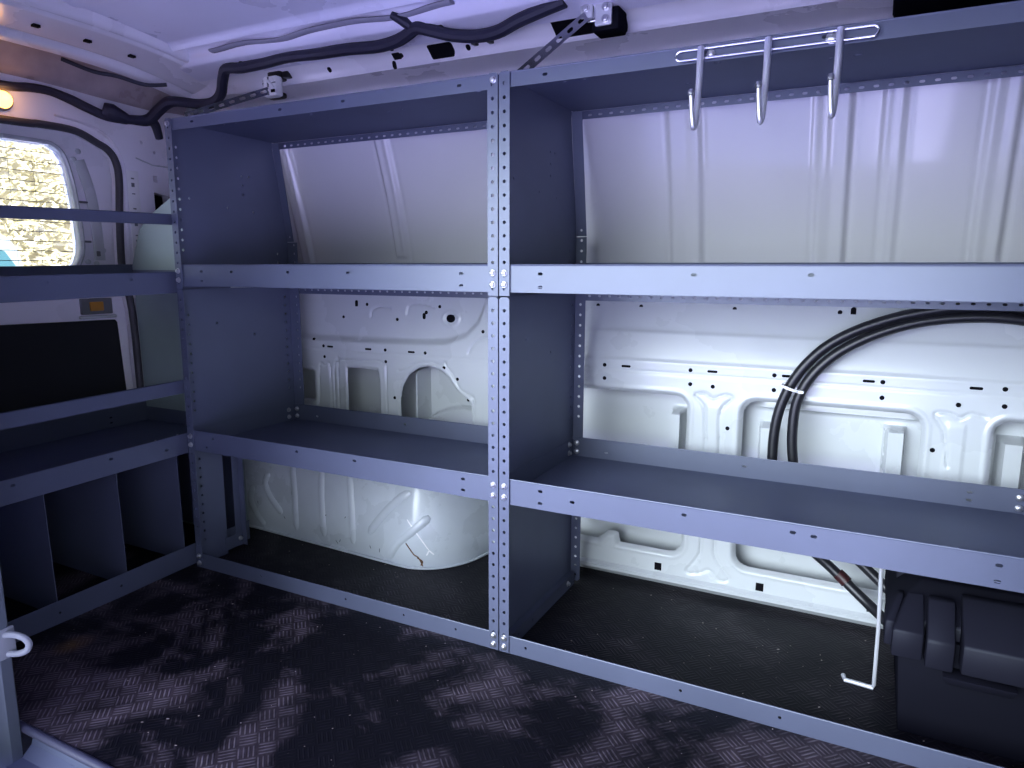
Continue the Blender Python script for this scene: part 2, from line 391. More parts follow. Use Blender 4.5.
for u, xs in ((UA, XL0), (UB, XR0)):
    for z in (ZL-.008, ZL-.030):
        bolt((xs+.016, D-.004, z), (0, -1, 0), u); bolt((xs+.0055, D-.03, z), (1, 0, 0), u)
for z in (ZL-.010, ZL-.031): bolt((.9385, D-.004, z), (0, -1, 0), UB)
bolt((XR0+.020, .325, .021), (1, 0, 0), UB); bolt((XR0+.005, .335, .275), (1, 0, 0), UB); bolt((XL0+.007, .14, .034), (1, 0, 0), UA)
settle(UA); settle(UB)

# the unit that stands across the rear door
UC = thing('shelving_unit', 'grey steel shelving unit across the rear door window, dividers under its lower shelf', 'shelving', (-1.16, -.27, 0), 'grey steel shelving units')
XF, XB, Y0, Y1 = -.9535, -1.372, -.735, .200
def swap(b):   # model in (along, depth, z), then turn so that depth runs to -x
    b.v = [(XF-p[1], p[0], p[2]) for p in b.v]; b.f = [f[::1] for f in b.f]; return b
DC = XF-XB
swap(tray(Y0+.003, Y1-.003, 0, DC, .368, [(-.20, .014), (-.42, .014), (-.05, .03)], rearlip=.075)).build('shelf', UC)
swap(tray(Y0+.003, Y1-.003, 0, DC, .794, [(-.30, .014), (-.10, .014)], rearlip=.06)).build('shelf', UC)
b = MB(); b.plate(rect(Y0+.003, .002, Y1-.003, .058), [slot(-.21, .03, .006, .006), slot(-.36, .03, .006, .006)], .0016, XZ(0), M_STEEL); b.plate(rect(Y0+.003, .0004, Y1-.003, .02), [], .0016, XY(.0024), M_STEEL)
b.tube([(Y0+.003, 0, .058), (Y1-.003, 0, .058)], .0018, M_STEEL, 8); swap(b).build('base_rail', UC)
def bar(z0, z1):
    b = MB(); b.plate(rect(Y0+.003, z0, Y1-.003, z1), [], .0016, XZ(0), M_STEEL); b.plate(rect(Y0+.003, .0004, Y1-.003, .018), [], .0016, XY(z1-.002), M_STEEL)
    b.tube([(Y0+.003, .001, z1), (Y1-.003, .001, z1)], .002, M_STEEL, 8); swap(b).build('retaining_bar', UC)
bar(.478, .511); bar(.914, .939)
for yy in (-.361, -.190, -.022):
    b = MB(); b.plate([(-.004, .020), (-DC+.02, .020), (-DC+.02, .322), (-.004, .322)], [], .0016, lambda a, c, w: (XF+a, yy+w, c), M_STEEL); b.build('divider', UC)
M_PALE = enamel('green_grey_enamel', (.22, .27, .27), .10)
b = MB(); b.plate([(XB, .002), (XF-.003, .002), (XF-.003, 1.03), (XF-.22, 1.00), (XB+.105, .955), (XB+.05, .915), (XB+.002, .81)], [], .0016, XZ(Y1-.003), M_PALE); b.build('end_panel', UC, label='green-grey end panel')
b = MB(); b.plate(rect(XB+.0, .012, XF-.01, .315), [], .0016, lambda a, c, w: (a, Y1-.01+w, c), M_STEEL); b.build('kick_panel', UC)
b = MB(); b.plate([(Y0+.004, .004), (Y1-.004, .004), (Y1-.004, .33), (Y0+.004, .33)], [], .0014, YZ(XB-.001), M_STEEL); b.build('light_stop', UC)  # added sheet, keeps daylight from behind out of the lower bays
for yy in (Y0,):
    b = MB(); b.plate(rect(yy, .002, yy+FW, 1.06), holes_col(yy+FW/2, .03, 1.05), .0024, XZ(-.003), M_STEEL); swap(b).build('upright', UC)
for y, z, ax in ((-.11+.13, .333, 0), (.09, .333, 0)):
    bolt((XF-.14, y, .3240), (0, 0, 1), UC, .005)
bolt((XF-.13, Y1-.0045, .352), (0, -1, 0), UC, .005)
settle(UC)
UC.rotation_euler = (.020, 0, 0); UC.location.z = -.003     # stands slightly out of level

# ------------------------------------------------------------------ three-hook rack on the top lip
H = thing('hook_rack', 'chrome wire rack with three hooks bolted on the shelving top lip', 'hooks', (.485, -.012, 1.152))
xa, xb, zc, rr = .336, .634, 1.1545, .0075; yh = -.010
P = [(xa+rr, yh, zc+rr)]+[(xb-rr, yh, zc+rr)]
P += [(xb-rr+rr*math.sin(a), yh, zc+rr*math.cos(a)) for a in np.linspace(.3, PI-.3, 6)]+[(xb-rr, yh, zc-rr), (xa+rr, yh, zc-rr)]
P += [(xa+rr-rr*math.sin(a), yh, zc-rr*math.cos(a)) for a in np.linspace(.3, PI-.3, 6)]+[(xa+rr, yh, zc+rr)]
b = MB(); b.tube(P, .0021, M_CHROME, 8); b.build('frame', H)
for hx in (.378, .4815, .583):
    b = MB()
    pts = [(hx, yh-.006, zc+.008), (hx, yh-.008, zc-.004), (hx, yh-.010, 1.115), (hx-.001, yh-.013, 1.070), (hx-.002, yh-.016, 1.045), (hx-.003, yh-.021, 1.036), (hx-.004, yh-.026, 1.042), (hx-.0055, yh-.029, 1.060), (hx-.007, yh-.032, 1.084)]
    b.tube(pts, [.0055]*4+[.0050, .0045, .0040, .0036, .0034], M_HOOK, 12, sm=4)
    b.lathe([(.0034, 0), (.0050, .002), (.0050, .007), (.003, .010)], pts[-1], (0, -.1, 1), M_ZINC, 10)
    b.build('hook', H)
bolt((.391, -.0015, zc), (0, -1, 0), H, .0062); bolt((.571, -.0015, zc), (0, -1, 0), H, .0082)
settle(H)

# ------------------------------------------------------------------ van side wall: pressed inner panel as a height field
def sd_poly(X, Z, pts):
    pts = np.array(pts); n = len(pts); d = np.full(X.shape, 1e9); ins = np.zeros(X.shape, bool)
    for i in range(n):
        a = pts[i]; c = pts[(i+1) % n]; e = c-a
        wx, wz = X-a[0], Z-a[1]; t = np.clip((wx*e[0]+wz*e[1])/(e@e+1e-12), 0, 1)
        d = np.minimum(d, (wx-e[0]*t)**2+(wz-e[1]*t)**2)
        cnd = (a[1] > Z) != (c[1] > Z)
        with np.errstate(divide='ignore', invalid='ignore'):
            xi = a[0]+(Z-a[1])/(c[1]-a[1]+1e-15)*e[0]
        ins ^= cnd & (X < xi)
    return np.where(ins, -1, 1)*np.sqrt(d)
def d_line(X, Z, pts):
    d = np.full(X.shape, 1e9)
    for a, c in zip(pts[:-1], pts[1:]):
        a = np.array(a); e = np.array(c)-a; wx, wz = X-a[0], Z-a[1]; t = np.clip((wx*e[0]+wz*e[1])/(e@e+1e-12), 0, 1)
        d = np.minimum(d, (wx-e[0]*t)**2+(wz-e[1]*t)**2)
    return np.sqrt(d)
def rrect(x0, z0, x1, z1, r, n=5):
    o = []
    for cx, cz, a0 in ((x1-r, z0+r, -PI/2), (x1-r, z1-r, 0), (x0+r, z1-r, PI/2), (x0+r, z0+r, PI)):
        for k in range(n+1):
            a = a0+PI/2*k/n; o.append((cx+r*math.cos(a), cz+r*math.sin(a)))
    return o
def sstep(a, b, x): t = np.clip((x-a)/(b-a), 0, 1); return t*t*(3-2*t)
WY = .465
def wall_panel(x0, x1, z0, z1, st):
    nx, nz = int((x1-x0)/st)+1, int((z1-z0)/st)+1
    X, Z = np.meshgrid(np.linspace(x0, x1, nx), np.linspace(z0, z1, nz))
    Y = np.full(X.shape, WY)
    # horizontal profile: sill, waist fold, upper recess
    Y += .010*(1-sstep(.030, .036, Z))*-1
    rb = (X > -.20)
    Y -= np.where(rb, .0016*np.exp(-((Z-.653)/.0028)**2)+.0012*np.exp(-((Z-.583)/.0026)**2), 0)
    up = np.where(rb, .003*sstep(.580, .586, Z)+.016*np.clip((Z-.584)/.066, 0, 1)+.004*sstep(.649, .655, Z)+.026*np.clip((Z-.655)/.10, 0, 1)**.8, 0)
    rec = [(-1.2, .586), (-.855, .582), (-.702, .582), (-.488, .586), (-.421, .592), (-.356, .616), (-.318, .653), (-.293, .713), (-.285, .9), (-1.2, .9)]
    sd = sd_poly(X, Z, rec)
    up = np.where(rb, up, .020*(1-sstep(-.020, .002, sd))+.016*np.clip((Z-.60)/.18, 0, 1))
    Y += up
    Y += -.0022*np.exp(-((Z-.555)/.0022)**2)*-1 + .0014*sstep(.553, .557, Z)      # seam along the waist
    beads = [[(.318, .402), (.312, .474), (.289, .506), (.312, .513), (.331, .502), (.358, .512), (.376, .506), (.351, .473), (.351, .406)],
             [(.821, .399), (.81, .47), (.79, .504), (.798, .513), (.82, .512), (.835, .504), (.853, .515), (.880, .510)],
             [(.318, .402), (.319, .15), (.314, .098), (.287, .054), (.319, .055), (.342, .068), (.367, .047), (.39, .055), (.36, .097), (.351, .15), (.351, .406)],
             [(-.907, .30), (-.9, .494), (-.879, .504), (-.856, .497), (-.854, .30)], [(-.841, .30), (-.84, .498), (-.819, .523)],
             [(-.823, .30), (-.823, .515), (-.81, .526), (-.674, .531), (-.648, .522), (-.638, .505), (-.639, .30)],
             [(-.595, .507), (-.573, .51), (-.538, .532), (-.489, .541), (-.446, .533), (-.429, .542), (-.419, .526), (-.403, .51), (-.377, .467), (-.342, .45), (-.331, .431), (-.331, .30)],
             [(-.35, .572), (-.334, .598), (-.303, .616), (-.26, .618)],
             [(-.71, .662), (-.705, .682), (-.675, .693), (-.639, .687)], [(-.576, .672), (-.568, .698), (-.527, .705), (-.479, .695)]]
    for l in beads:
        q, _ = smooth([Vector((a, c, 0)) for a, c in l], [0]*len(l), 4)
        d = d_line(X, Z, [(v.x, v.y) for v in q]); Y += .0042*np.exp(-(d/.0030)**2)
    for cx, cz in ((.83, .45), (.335, .45)):                                    # slightly proud column pads
        Y -= .003*(1-sstep(.014, .020, np.abs(X-cx)))*sstep(.20, .22, Z)*(1-sstep(.48, .50, Z))
    tab = [(.053, .06), (.053, .090), (.077, .113), (.095, .115), (.100, .091), (.100, .06)]
    sdt = sd_poly(X, Z, tab); CUT = np.full(X.shape, 1e9)
    for k, pl in enumerate((rrect(-.06, .088, .277, .508, .036), rrect(.394, .084, .777, .511, .038), rrect(.890, .084, 1.20, .511, .034))):
        sd = sd_poly(X, Z, pl)
        if k == 0: sd = np.maximum(sd, -sdt)
        Y += .013*(1-sstep(-.009, .001, sd)) - .0025*np.exp(-((sd-.005)/.0035)**2)      # rolled edge of the opening
        CUT = np.minimum(CUT, sd+.008)
    for pl in ([(-.787, .503), (-.671, .504), (-.665, .467), (-.666, .28), (-.787, .28)], rrect(-1.03, .39, -.922, .485, .01),
               [(-.587, .28), (-.587, .42), (-.578, .462), (-.553, .499), (-.517, .521), (-.483, .527), (-.449, .521), (-.416, .498), (-.39, .465), (-.371, .45), (-.348, .432), (-.34, .419), (-.34, .28)]):
        sd = sd_poly(X, Z, pl); Y += .005*(1-sstep(-.002, .004, sd)); Y -= .0018*np.exp(-((sd-.009)/.004)**2); CUT = np.minimum(CUT, sd)
    CUT = np.minimum(CUT, (np.sqrt(((X+.422)/1.25)**2+(Z-.666)**2)-.0115))
    Y -= .0022*np.exp(-((np.sqrt(((X+.422)/1.25)**2+(Z-.666)**2)-.021)/.004)**2)
    # draw the grid onto the cut outlines, so that the openings have clean edges
    gz, gx = np.gradient(CUT, Z[1, 0]-Z[0, 0], X[0, 1]-X[0, 0]); near = np.abs(CUT) < .6*st
    X = np.where(near, X-CUT*gx, X); Z = np.where(near, Z-CUT*gz, Z)
    return np.stack([X, Y, Z], -1), np.where(near, 0, CUT)
LW, LCUT = wall_panel(-1.06, 1.26, .026, .805, .0034)
nxg, nzg = LW.shape[1], LW.shape[0]
wall = MB()
q4 = np.stack([LCUT[:-1, :-1], LCUT[:-1, 1:], LCUT[1:, 1:], LCUT[1:, :-1]], -1); keep = (q4.max(-1) > 1e-6)
idx = np.arange(nxg*nzg).reshape(nzg, nxg); F = np.stack([idx[:-1, :-1], idx[:-1, 1:], idx[1:, 1:], idx[1:, :-1]], -1)[keep]
wall.add(LW.reshape(-1, 3).tolist(), F.tolist(), M_WHITE)
# outer skin seen through the openings, with its stiffening channels
Xs, Zs = np.meshgrid(np.linspace(-1.10, 1.26, 480), np.linspace(.0, .70, 150))
Ys = np.where(Xs > -.15, .530, .552)
for c, w_, zt_, h_ in ((.240, .011, .462, .050), (.722, .016, .466, .046), (.935, .018, .465, .052), (.455, .015, .446, .040)):
    Ys -= h_*(1-sstep(w_, w_+.005, np.abs(Xs-c)))*(1-sstep(zt_-.008, zt_, Zs))*sstep(.29, .30, Zs)
Ys -= .016*(1-sstep(.007, .013, np.abs(Zs-.490)))*(1-sstep(.15, .19, np.abs(Xs-.60)))
Ys -= .060*(1-sstep(.004, .008, np.abs(Xs+.545)))*(1-sstep(.50, .515, Zs))
Ys -= .022*sstep(0, .012, .405-.10*((Xs+.40)/.2)**2-Zs)*(np.abs(Xs+.44) < .3)
wall.grid(np.stack([Xs, Ys, Zs], -1), M_WHITE)
def wy(x, z):
    i = int(round((z-.026)/(.805-.026)*(nzg-1))); j = int(round((x+1.06)/(1.26+1.06)*(nxg-1)))
    return LW[max(0, min(nzg-1, i)), max(0, min(nxg-1, j)), 1]
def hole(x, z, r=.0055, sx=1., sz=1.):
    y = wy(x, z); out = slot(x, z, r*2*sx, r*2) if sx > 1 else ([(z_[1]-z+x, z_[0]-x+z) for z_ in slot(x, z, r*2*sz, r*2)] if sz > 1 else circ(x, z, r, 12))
    wall.plate(out, [], .004, XZ(y-.0007), M_HOLE)  # flush dark plate painted for shade, the panel is not cut
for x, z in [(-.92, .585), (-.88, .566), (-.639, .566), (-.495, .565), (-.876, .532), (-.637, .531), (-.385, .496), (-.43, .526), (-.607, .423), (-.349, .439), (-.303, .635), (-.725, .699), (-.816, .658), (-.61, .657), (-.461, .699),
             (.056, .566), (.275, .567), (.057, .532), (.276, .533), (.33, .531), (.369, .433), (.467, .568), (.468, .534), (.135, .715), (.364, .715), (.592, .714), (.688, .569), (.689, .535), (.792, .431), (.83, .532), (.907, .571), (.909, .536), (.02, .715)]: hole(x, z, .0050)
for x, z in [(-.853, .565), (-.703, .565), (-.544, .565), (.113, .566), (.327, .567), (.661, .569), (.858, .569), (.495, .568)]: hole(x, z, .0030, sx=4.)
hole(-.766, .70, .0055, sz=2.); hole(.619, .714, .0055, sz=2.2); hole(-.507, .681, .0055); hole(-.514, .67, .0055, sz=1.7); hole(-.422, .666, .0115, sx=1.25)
for x, z in ((.214, .052), (.464, .050), (.705, .052)): wall.plate(rect(x-.009, z-.010, x+.009, z+.010), [], .006, XZ(wy(x, z)-.0007), M_HOLE)
for x, z in ((.20, .155), (.08, .152), (.56, .152)): wall.plate(circ(x, z, .004, 10), [], .003, XZ(wy(x, z)-.0007), M_GREYP)
# sill foot, back skin, upper pressing with its vertical beads, roof-rail pressing
X = np.linspace(-1.06, 1.26, 60); prof = [(.487, -.004), (.478, .004), (.470, .013), (.462, .018), (.455, .020), (.455, .0265)]
wall.grid(np.array([[(x, y, z) for x in X] for y, z in prof]), M_WHITE)
wall.build('wall_left', ang=50, kind='structure', label='white pressed steel side wall behind the shelving', category='wall')
def upper(x0, x1, st):
    nx = int((x1-x0)/st)+1; zs = np.linspace(.790, 1.20, 90)
    X, Z = np.meshgrid(np.linspace(x0, x1, nx), zs)
    Y = .492-(Z-.80)*.20-(np.maximum(Z-.80, 0)**2)*.22
    for c, w, dz, h in ((-.945, .020, 0, .008), (-.578, .021, .834, .011), (.250, .036, .80, .008), (.560, .030, .80, .009), (.848, .024, 0, .010), (1.15, .03, 0, .009), (.672, .012, .0, .0035), (-.20, .03, .80, .005)):
        q = np.abs(X-c); Y -= h*(1-sstep(w-.006, w+.003, q))*sstep(dz, dz+.012, Z)
        Y += .0026*np.exp(-((q-w-.008)/.005)**2); Y += h*.4*np.exp(-(q/(w*.45))**2)*sstep(dz+.01, dz+.03, Z)
    Y += .003*np.sin(X*7.)*np.exp(-((Z-1.)/.12)**2)
    return np.stack([X, Y, Z], -1)
b = MB(); b.grid(upper(-1.06, 1.26, .0045), M_GLOSS)
b.build('wall_left_upper', ang=50, kind='structure', label='glossy upper side panel with vertical pressed ribs', category='wall')

def profile_strip(prof, x0, x1, m, name, lab, n=80, holes=(), wob=0.):
    q, _ = smooth([Vector((0, y, z)) for y, z in prof], [0]*len(prof), 5)
    xs = np.linspace(x0, x1, n)
    b = MB(); b.grid(np.array([[(x, p.y+wob*math.sin(x*9+i*.3), p.z) for x in xs] for i, p in enumerate(q)]), m)
    return b, q
CR = [(.47, 1.195), (.47, 1.270), (.465, 1.305), (.445, 1.318), (.358, 1.318), (.346, 1.320), (.337, 1.337), (.315, 1.352), (.27, 1.362), (.235, 1.366), (.222, 1.376), (.212, 1.374)]
b, q = profile_strip(CR, -1.30, 1.26, M_RAIL, '', '', 120)
def on_cr(y):
    for p, r in zip(q[:-1], q[1:]):
        if (p.y-y)*(r.y-y) <= 0: t = (p.y-y)/(p.y-r.y+1e-12); return p.z+(r.z-p.z)*t
    return 1.36
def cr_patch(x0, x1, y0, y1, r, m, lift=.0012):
    """dark plate on the roof-rail pressing, painted as the shade of an opening"""
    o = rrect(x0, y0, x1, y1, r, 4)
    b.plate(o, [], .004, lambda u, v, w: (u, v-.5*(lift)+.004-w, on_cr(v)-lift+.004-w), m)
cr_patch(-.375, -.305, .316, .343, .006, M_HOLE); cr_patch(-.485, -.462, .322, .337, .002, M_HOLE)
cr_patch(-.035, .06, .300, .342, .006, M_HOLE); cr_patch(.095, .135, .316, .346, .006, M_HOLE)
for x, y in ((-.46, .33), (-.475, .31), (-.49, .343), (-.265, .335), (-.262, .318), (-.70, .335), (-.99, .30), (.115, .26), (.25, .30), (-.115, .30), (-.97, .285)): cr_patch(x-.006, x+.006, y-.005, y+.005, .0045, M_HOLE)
b.build('trim_1', kind='structure', ang=40, label='white roof rail pressing above the shelving with painted dark openings', category='roof rail')

# roof skin with pressed creases, cross bow at the rear
xs = np.linspace(-1.5, 1.7, 120); ys = np.linspace(.300, -.80, 140)
X, Yg = np.meshgrid(xs, ys)
Zr = 1.425-.30*np.clip(Yg+.25, 0, 1)**2*.55-.10*np.clip(-.25-Yg, 0, 1)**2
Zr += -.016*np.exp(-((Yg-.147)/.006)**2)+.010*sstep(.150, .156, Yg)-.035*sstep(.195, .215, Yg)-.006*np.exp(-((Yg+.12)/.02)**2)
Zr += .003*np.sin(X*6+2*Yg)*np.exp(-((Yg-.19)/.05)**2)
b = MB(); b.grid(np.stack([X, Yg, Zr], -1), M_ROOF, flip=True)
b.grid(np.stack([X, Yg, Zr+.02], -1)[::8, ::8], M_ROOF)
b.build('ceiling', kind='structure', label='bare painted steel roof skin over the load bay', category='ceiling', ang=60)
# wavy bead of foam between bow and skin
b = MB(); pts = [(x, .193+.006*math.sin(x*14)+.004*math.sin(x*31), 1.386+.003*math.sin(x*20)) for x in np.linspace(-.98, -.22, 26)]
b.tube(pts, .013, M_HAR2, 8, sm=3, sq=(.35, 1.)); b.build('trim_2', kind='structure', label='wavy grey foam bead along the roof edge', category='trim')
# rear roof bow running across the van
def cross(prof, y0, y1, sag, n=40):
    q, _ = smooth([Vector((x, 0, z)) for x, z in prof], [0]*len(prof), 4)
    ys = np.linspace(y0, y1, n)
    return np.array([[(p.x+(-.10*max(0, y-.12)**1.1), y, p.z-sag*max(0, y-(-.1))**2) for y in ys] for p in q])
b = MB()
b.grid(cross([(-1.075, 1.430), (-1.080, 1.402), (-1.092, 1.392), (-1.103, 1.396), (-1.113, 1.388), (-1.130, 1.385), (-1.215, 1.372), (-1.232, 1.372), (-1.240, 1.356), (-1.262, 1.350)], -.80, .34, .20), M_RAIL, flip=True)
for yy in (-.155, -.03, .09): b.box((-1.175, yy-.008, 1.3735-.2*max(0, yy+.1)**2), (-1.163, yy+.008, 1.382), M_HOLE)
b.build('trim_3', kind='structure', label='white cross bow under the rear end of the roof', category='roof bow', ang=40)
# rear header: hollow behind the bow with its inner reinforcement
b = MB()
b.grid(cross([(-1.262, 1.350), (-1.275, 1.372), (-1.30, 1.385), (-1.34, 1.372), (-1.365, 1.338), (-1.375, 1.315), (-1.395, 1.300), (-1.405, 1.29), (-1.412, 1.27)], -.80, .42, .16), M_HOLLOW, flip=True)
for yy, w in ((-.10, .022), (.02, .016), (.12, .012), (.20, .014)):
    b.box((-1.300, yy-w, 1.368-.16*max(0, yy+.1)**2), (-1.283, yy+w, 1.383-.16*max(0, yy+.1)**2), M_HOLE, .003)
b.build('trim_4', kind='structure', label='white rear header pressing above the rear door', category='header', ang=40)

# ------------------------------------------------------------------ wheel arch
AH = .36
def arch(t, ph):
    k = .75
    if t < .8: bx, by, sx = -1.25+(t/.8)*.80, .283, -1.25+(t/.8)*.80
    else:
        a = (t-.8)/.2*PI/2; bx, by, sx = -.45+.18*math.sin(a)**.9, .49-.207*max(0., math.cos(a))**.9, -.45; k = .75+.55*math.sin(a)**2
    by -= .030*min(1, max(0, (bx+1.0)/.6))*(1 if t < .8 else max(0., math.cos((t-.8)/.2*PI/2)))
    c = max(0., math.cos(ph))**k; s = math.sin(ph)**.9
    return Vector((sx+(bx-sx)*c, .49+(by-.49)*c, AH*s))
ts = list(np.linspace(0, .8, 50))+list(np.linspace(.8, 1, 40))[1:]
b = MB(); b.grid(np.array([[tuple(arch(t, p)) for t in ts] for p in np.linspace(0, PI/2, 40)]), M_ARCH)
P = [arch(t, 0) for t in ts]; b.tube([(p.x, p.y-.004, .004) for p in P], .004, M_ARCH, 8)
def anorm(t, ph):
    a = arch(min(t+.004, 1), ph)-arch(max(t-.004, 0), ph); c = arch(t, min(ph+.02, 1.57))-arch(t, max(ph-.02, 0)); n = a.cross(c)
    return n.normalized() if n.length > 0 else Vector((0, -1, 0))
def bead(uvs, r, m, lift=0., sq=(.45, 1.), k=5):
    Q = [Vector((u, v, 0)) for u, v in uvs]; Q, R = smooth(Q, [1]*len(Q), k)
    pts = [arch(p.x, p.y)+anorm(p.x, p.y)*lift for p in Q]
    n0 = anorm(Q[0].x, Q[0].y)
    b.tube(pts, [r*.5]+[r]*(len(pts)-2)+[r*.5], m, 10, sq=sq, up=n0)
for uv in ([(.218, .336), (.207, .221), (.237, .095), (.268, .03)], [(.279, .489), (.267, .389), (.293, .273), (.346, .158)], [(.375, .62), (.378, .552), (.398, .315), (.407, .058)], [(.490, .64), (.495, .567), (.508, .32), (.521, .063)],
           [(.600, .64), (.606, .567), (.625, .32), (.634, .063)], [(.814, .567), (.755, .389), (.691, .168)], [(.858, .373), (.818, .226), (.764, .025)]): bead(uv, .0125, M_ARCH, -.0012, (.5, 1.))
bead([(.812, .163), (.826, .1), (.830, .085), (.838, .068), (.846, .015)], .0019, M_RUST, .0001, (.3, 1.))
bead([(.813, .341), (.835, .236), (.858, .12)], .0022, M_WPLAS, .0001, (.3, 1.)); bead([(.858, .12), (.853, .085)], .0022, M_WPLAS, .0001, (.3, 1.)); bead([(.858, .12), (.867, .09)], .0022, M_WPLAS, .0001, (.3, 1.))
bead([(.835, .07), (.845, .045), (.842, .02)], .0022, M_RUST, .0001, (.3, 1.))
for u, v in ((.70, .06), (.73, .05), (.60, .24), (.52, .22), (.24, .19), (.36, .12), (.575, .035), (.58, .05)): bead([(u, v), (u+.010*random.uniform(-1, 1), v+.02*random.uniform(.5, 1.5))], .0014, M_SMUDGE, .0002, (.3, 1.), 3)
b.build('wheel_arch', kind='structure', label='white ribbed wheel arch in the bottom bay of the corner shelving', category='wheel arch', ang=45)

# ------------------------------------------------------------------ floor, sill, near wall, front
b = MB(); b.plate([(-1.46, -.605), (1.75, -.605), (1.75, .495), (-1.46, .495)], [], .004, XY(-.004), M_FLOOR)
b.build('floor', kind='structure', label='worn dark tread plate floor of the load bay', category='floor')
b = MB(); b.tube([(-.66, -.612, -.004), (1.6, -.612, -.004)], .0075, M_TRIM, 12); b.build('trim_5', kind='structure', label='dark edge strip along the sliding door sill', category='sill strip')
b = MB()
pr = [(-.607, -.010), (-.612, -.030), (-.63, -.045), (-.70, -.050), (-.72, -.06), (-.722, -.22)]
b.grid(np.array([[(x, y, z) for x in np.linspace(-.62, 1.6, 20)] for y, z in pr]), M_STEEL, flip=True)
b.build('trim_6', kind='structure', label='grey painted step below the sliding door sill', category='sill')
# near wall with the sliding door opening
b = MB(); hole_ = rrect(-.645, -.02, .86, 1.17, .06, 4)
b.plate(rect(-1.50, -.10, 1.75, 1.46), [hole_], .06, XZ(-.80), M_GREYP)
b.build('wall_right', kind='structure', label='near side wall around the open sliding door', category='wall')
b = MB()   # C pillar face at the rear edge of the door opening
pp = [(-.632, -.622), (-.628, -.618), (-.622, -.622), (-.620, -.640), (-.627, -.652), (-.627, -.700), (-.635, -.72), (-.70, -.735), (-.70, -.622)]
M_PIL = mat('pillar_paint', (.10, .115, .14), .35, coat=.2)
q = [Vector((x, y, 0)) for x, y in pp]
b.plate([(v.x, v.y) for v in q], [], 1.75, lambda u, v, w: (u-.010, v, -.40+w), M_PIL)
b.build('wall_right_pillar', kind='structure', label='grey door pillar at the left edge of the view', category='pillar')
b = MB(); b.plate(rect(-.80, -.10, .50, 1.46), [], .03, YZ(1.72), M_DPANEL); b.build('wall_front', kind='structure', label='bulkhead wall at the front of the load bay', category='wall')
b = MB(); b.box((.648, .02, 1.252), (1.25, .300, 1.300), M_MATTE, .010); b.build('trim_7', kind='structure', label='black headliner edge above the right hand shelving', category='headliner')

# door striker on the pillar
T = thing('door_striker', 'grey loop shaped door striker on the pillar at the left edge', 'striker', (-.618, -.628, .165))
b = MB(); b.box((-.636, -.650, .140), (-.6295, -.612, .196), M_DGALV, .003); b.build('plate', T)
b = MB(); b.tube([(-.632, -.628, .184), (-.615, -.622, .186), (-.600, -.614, .180), (-.595, -.610, .168), (-.600, -.612, .156), (-.615, -.618, .149), (-.632, -.626, .148)], .0055, M_DGALV, 10, sm=4); b.build('loop', T)
settle(T)

# ------------------------------------------------------------------ rear end: wall, door, window
XW = -1.42
seal = [(-.76, 1.170), (-.141, 1.186), (-.042, 1.191), (.052, 1.189), (.114, 1.165), (.145, 1.150), (.166, 1.120), (.172, 1.068), (.163, .950), (.158, .801), (.178, .679), (.184, .427), (.186, .02), (-.76, .02)]
b = MB(); outer = [(-.80, -.05), (.54, -.05), (.54, 1.20), (.50, 1.28), (.40, 1.325), (.2, 1.335), (-.8, 1.335)]
bh = [(p[0]+.0, p[1]) for p in seal][::-1]
HEX = [(.289, 1.043), (.338, 1.035), (.341, 1.012), (.313, .985), (.289, .985)]; SQ = rect(.290, 1.074, .304, 1.094)
holes_w = [bh, HEX, SQ, circ(.258, 1.19, .005), circ(.30, 1.165, .005)]
b.plate(outer, holes_w, .03, lambda u, v, w: (XW+.03-w, u, v), M_RAIL)
b.plate(rect(.27, .96, .36, 1.11), [], .002, YZ(XW-.004), M_HOLE)
b.tube([(XW+.031, .235, 1.14), (XW+.032, .29, 1.125), (XW+.03, .36, 1.125)], .002, M_WHITE, 6)
q, _ = smooth([Vector((XW+.032, y, z)) for y, z in [(.00, 1.222), (.09, 1.212), (.15, 1.185), (.185, 1.13), (.193, 1.05), (.187, .95), (.182, .82)]], [0]*7, 5); b.tube(q, .006, M_RAIL, 8, sq=(.5, 1.2))
b.box((XW+.028, .200, .84), (XW+.0325, .238, 1.10), M_WPLAS, .0015)
for z, h in ((1.075, .004), (1.052, .012), (1.03, .003), (.985, .004), (.935, .014), (.905, .003), (.888, .005)): b.box((XW+.0320, .212, z), (XW+.0332, .222, z+h), M_GREYP)
b.build('wall_rear', kind='structure', label='white rear body frame around the rear door', category='wall', ang=40)
b = MB(); P = [Vector((XW+.034, y, z)) for y, z in seal]; P = P[::1]; q, _ = smooth(P[:-1], [0]*(len(P)-1), 5); b.tube(q, .0105, M_SEAL, 10); b.build('trim_8', kind='structure', label='dark rubber seal around the rear door', category='door seal')
# door leaf
XD = -1.46
wn = [(-.22, 1.154), (-.107, 1.156), (.0, 1.156), (.022, 1.153), (.042, 1.140), (.055, 1.118), (.064, 1.085), (.073, 1.033), (.080, .960), (.083, .889), (.080, .852), (.068, .822), (.050, .802), (.029, .792), (-.02, .786), (-.146, .780), (-.22, .779)]
b = MB(); dout = [(-.30, 1.25), (-.03, 1.25), (.10, 1.24), (.18, 1.20), (.23, 1.12), (.25, .953), (.26, .384), (.27, -.05), (-.30, -.05)]
b.plate(dout[::-1], [wn], .035, lambda u, v, w: (XD-.035+w, u, v), M_RAIL)
q, _ = smooth([Vector((XD+.006, y, z)) for y, z in wn[1:15]], [0]*14, 3); b.tube(q, .012, M_WHITE, 8, sq=(.6, 1.))
q, _ = smooth([Vector((XD+.002, y, z)) for y, z in ((.10, 1.12), (.125, 1.03), (.135, .93), (.137, .83))], [0]*4, 5); b.tube(q, .017, M_WHITE, 10, sq=(.4, 1.))
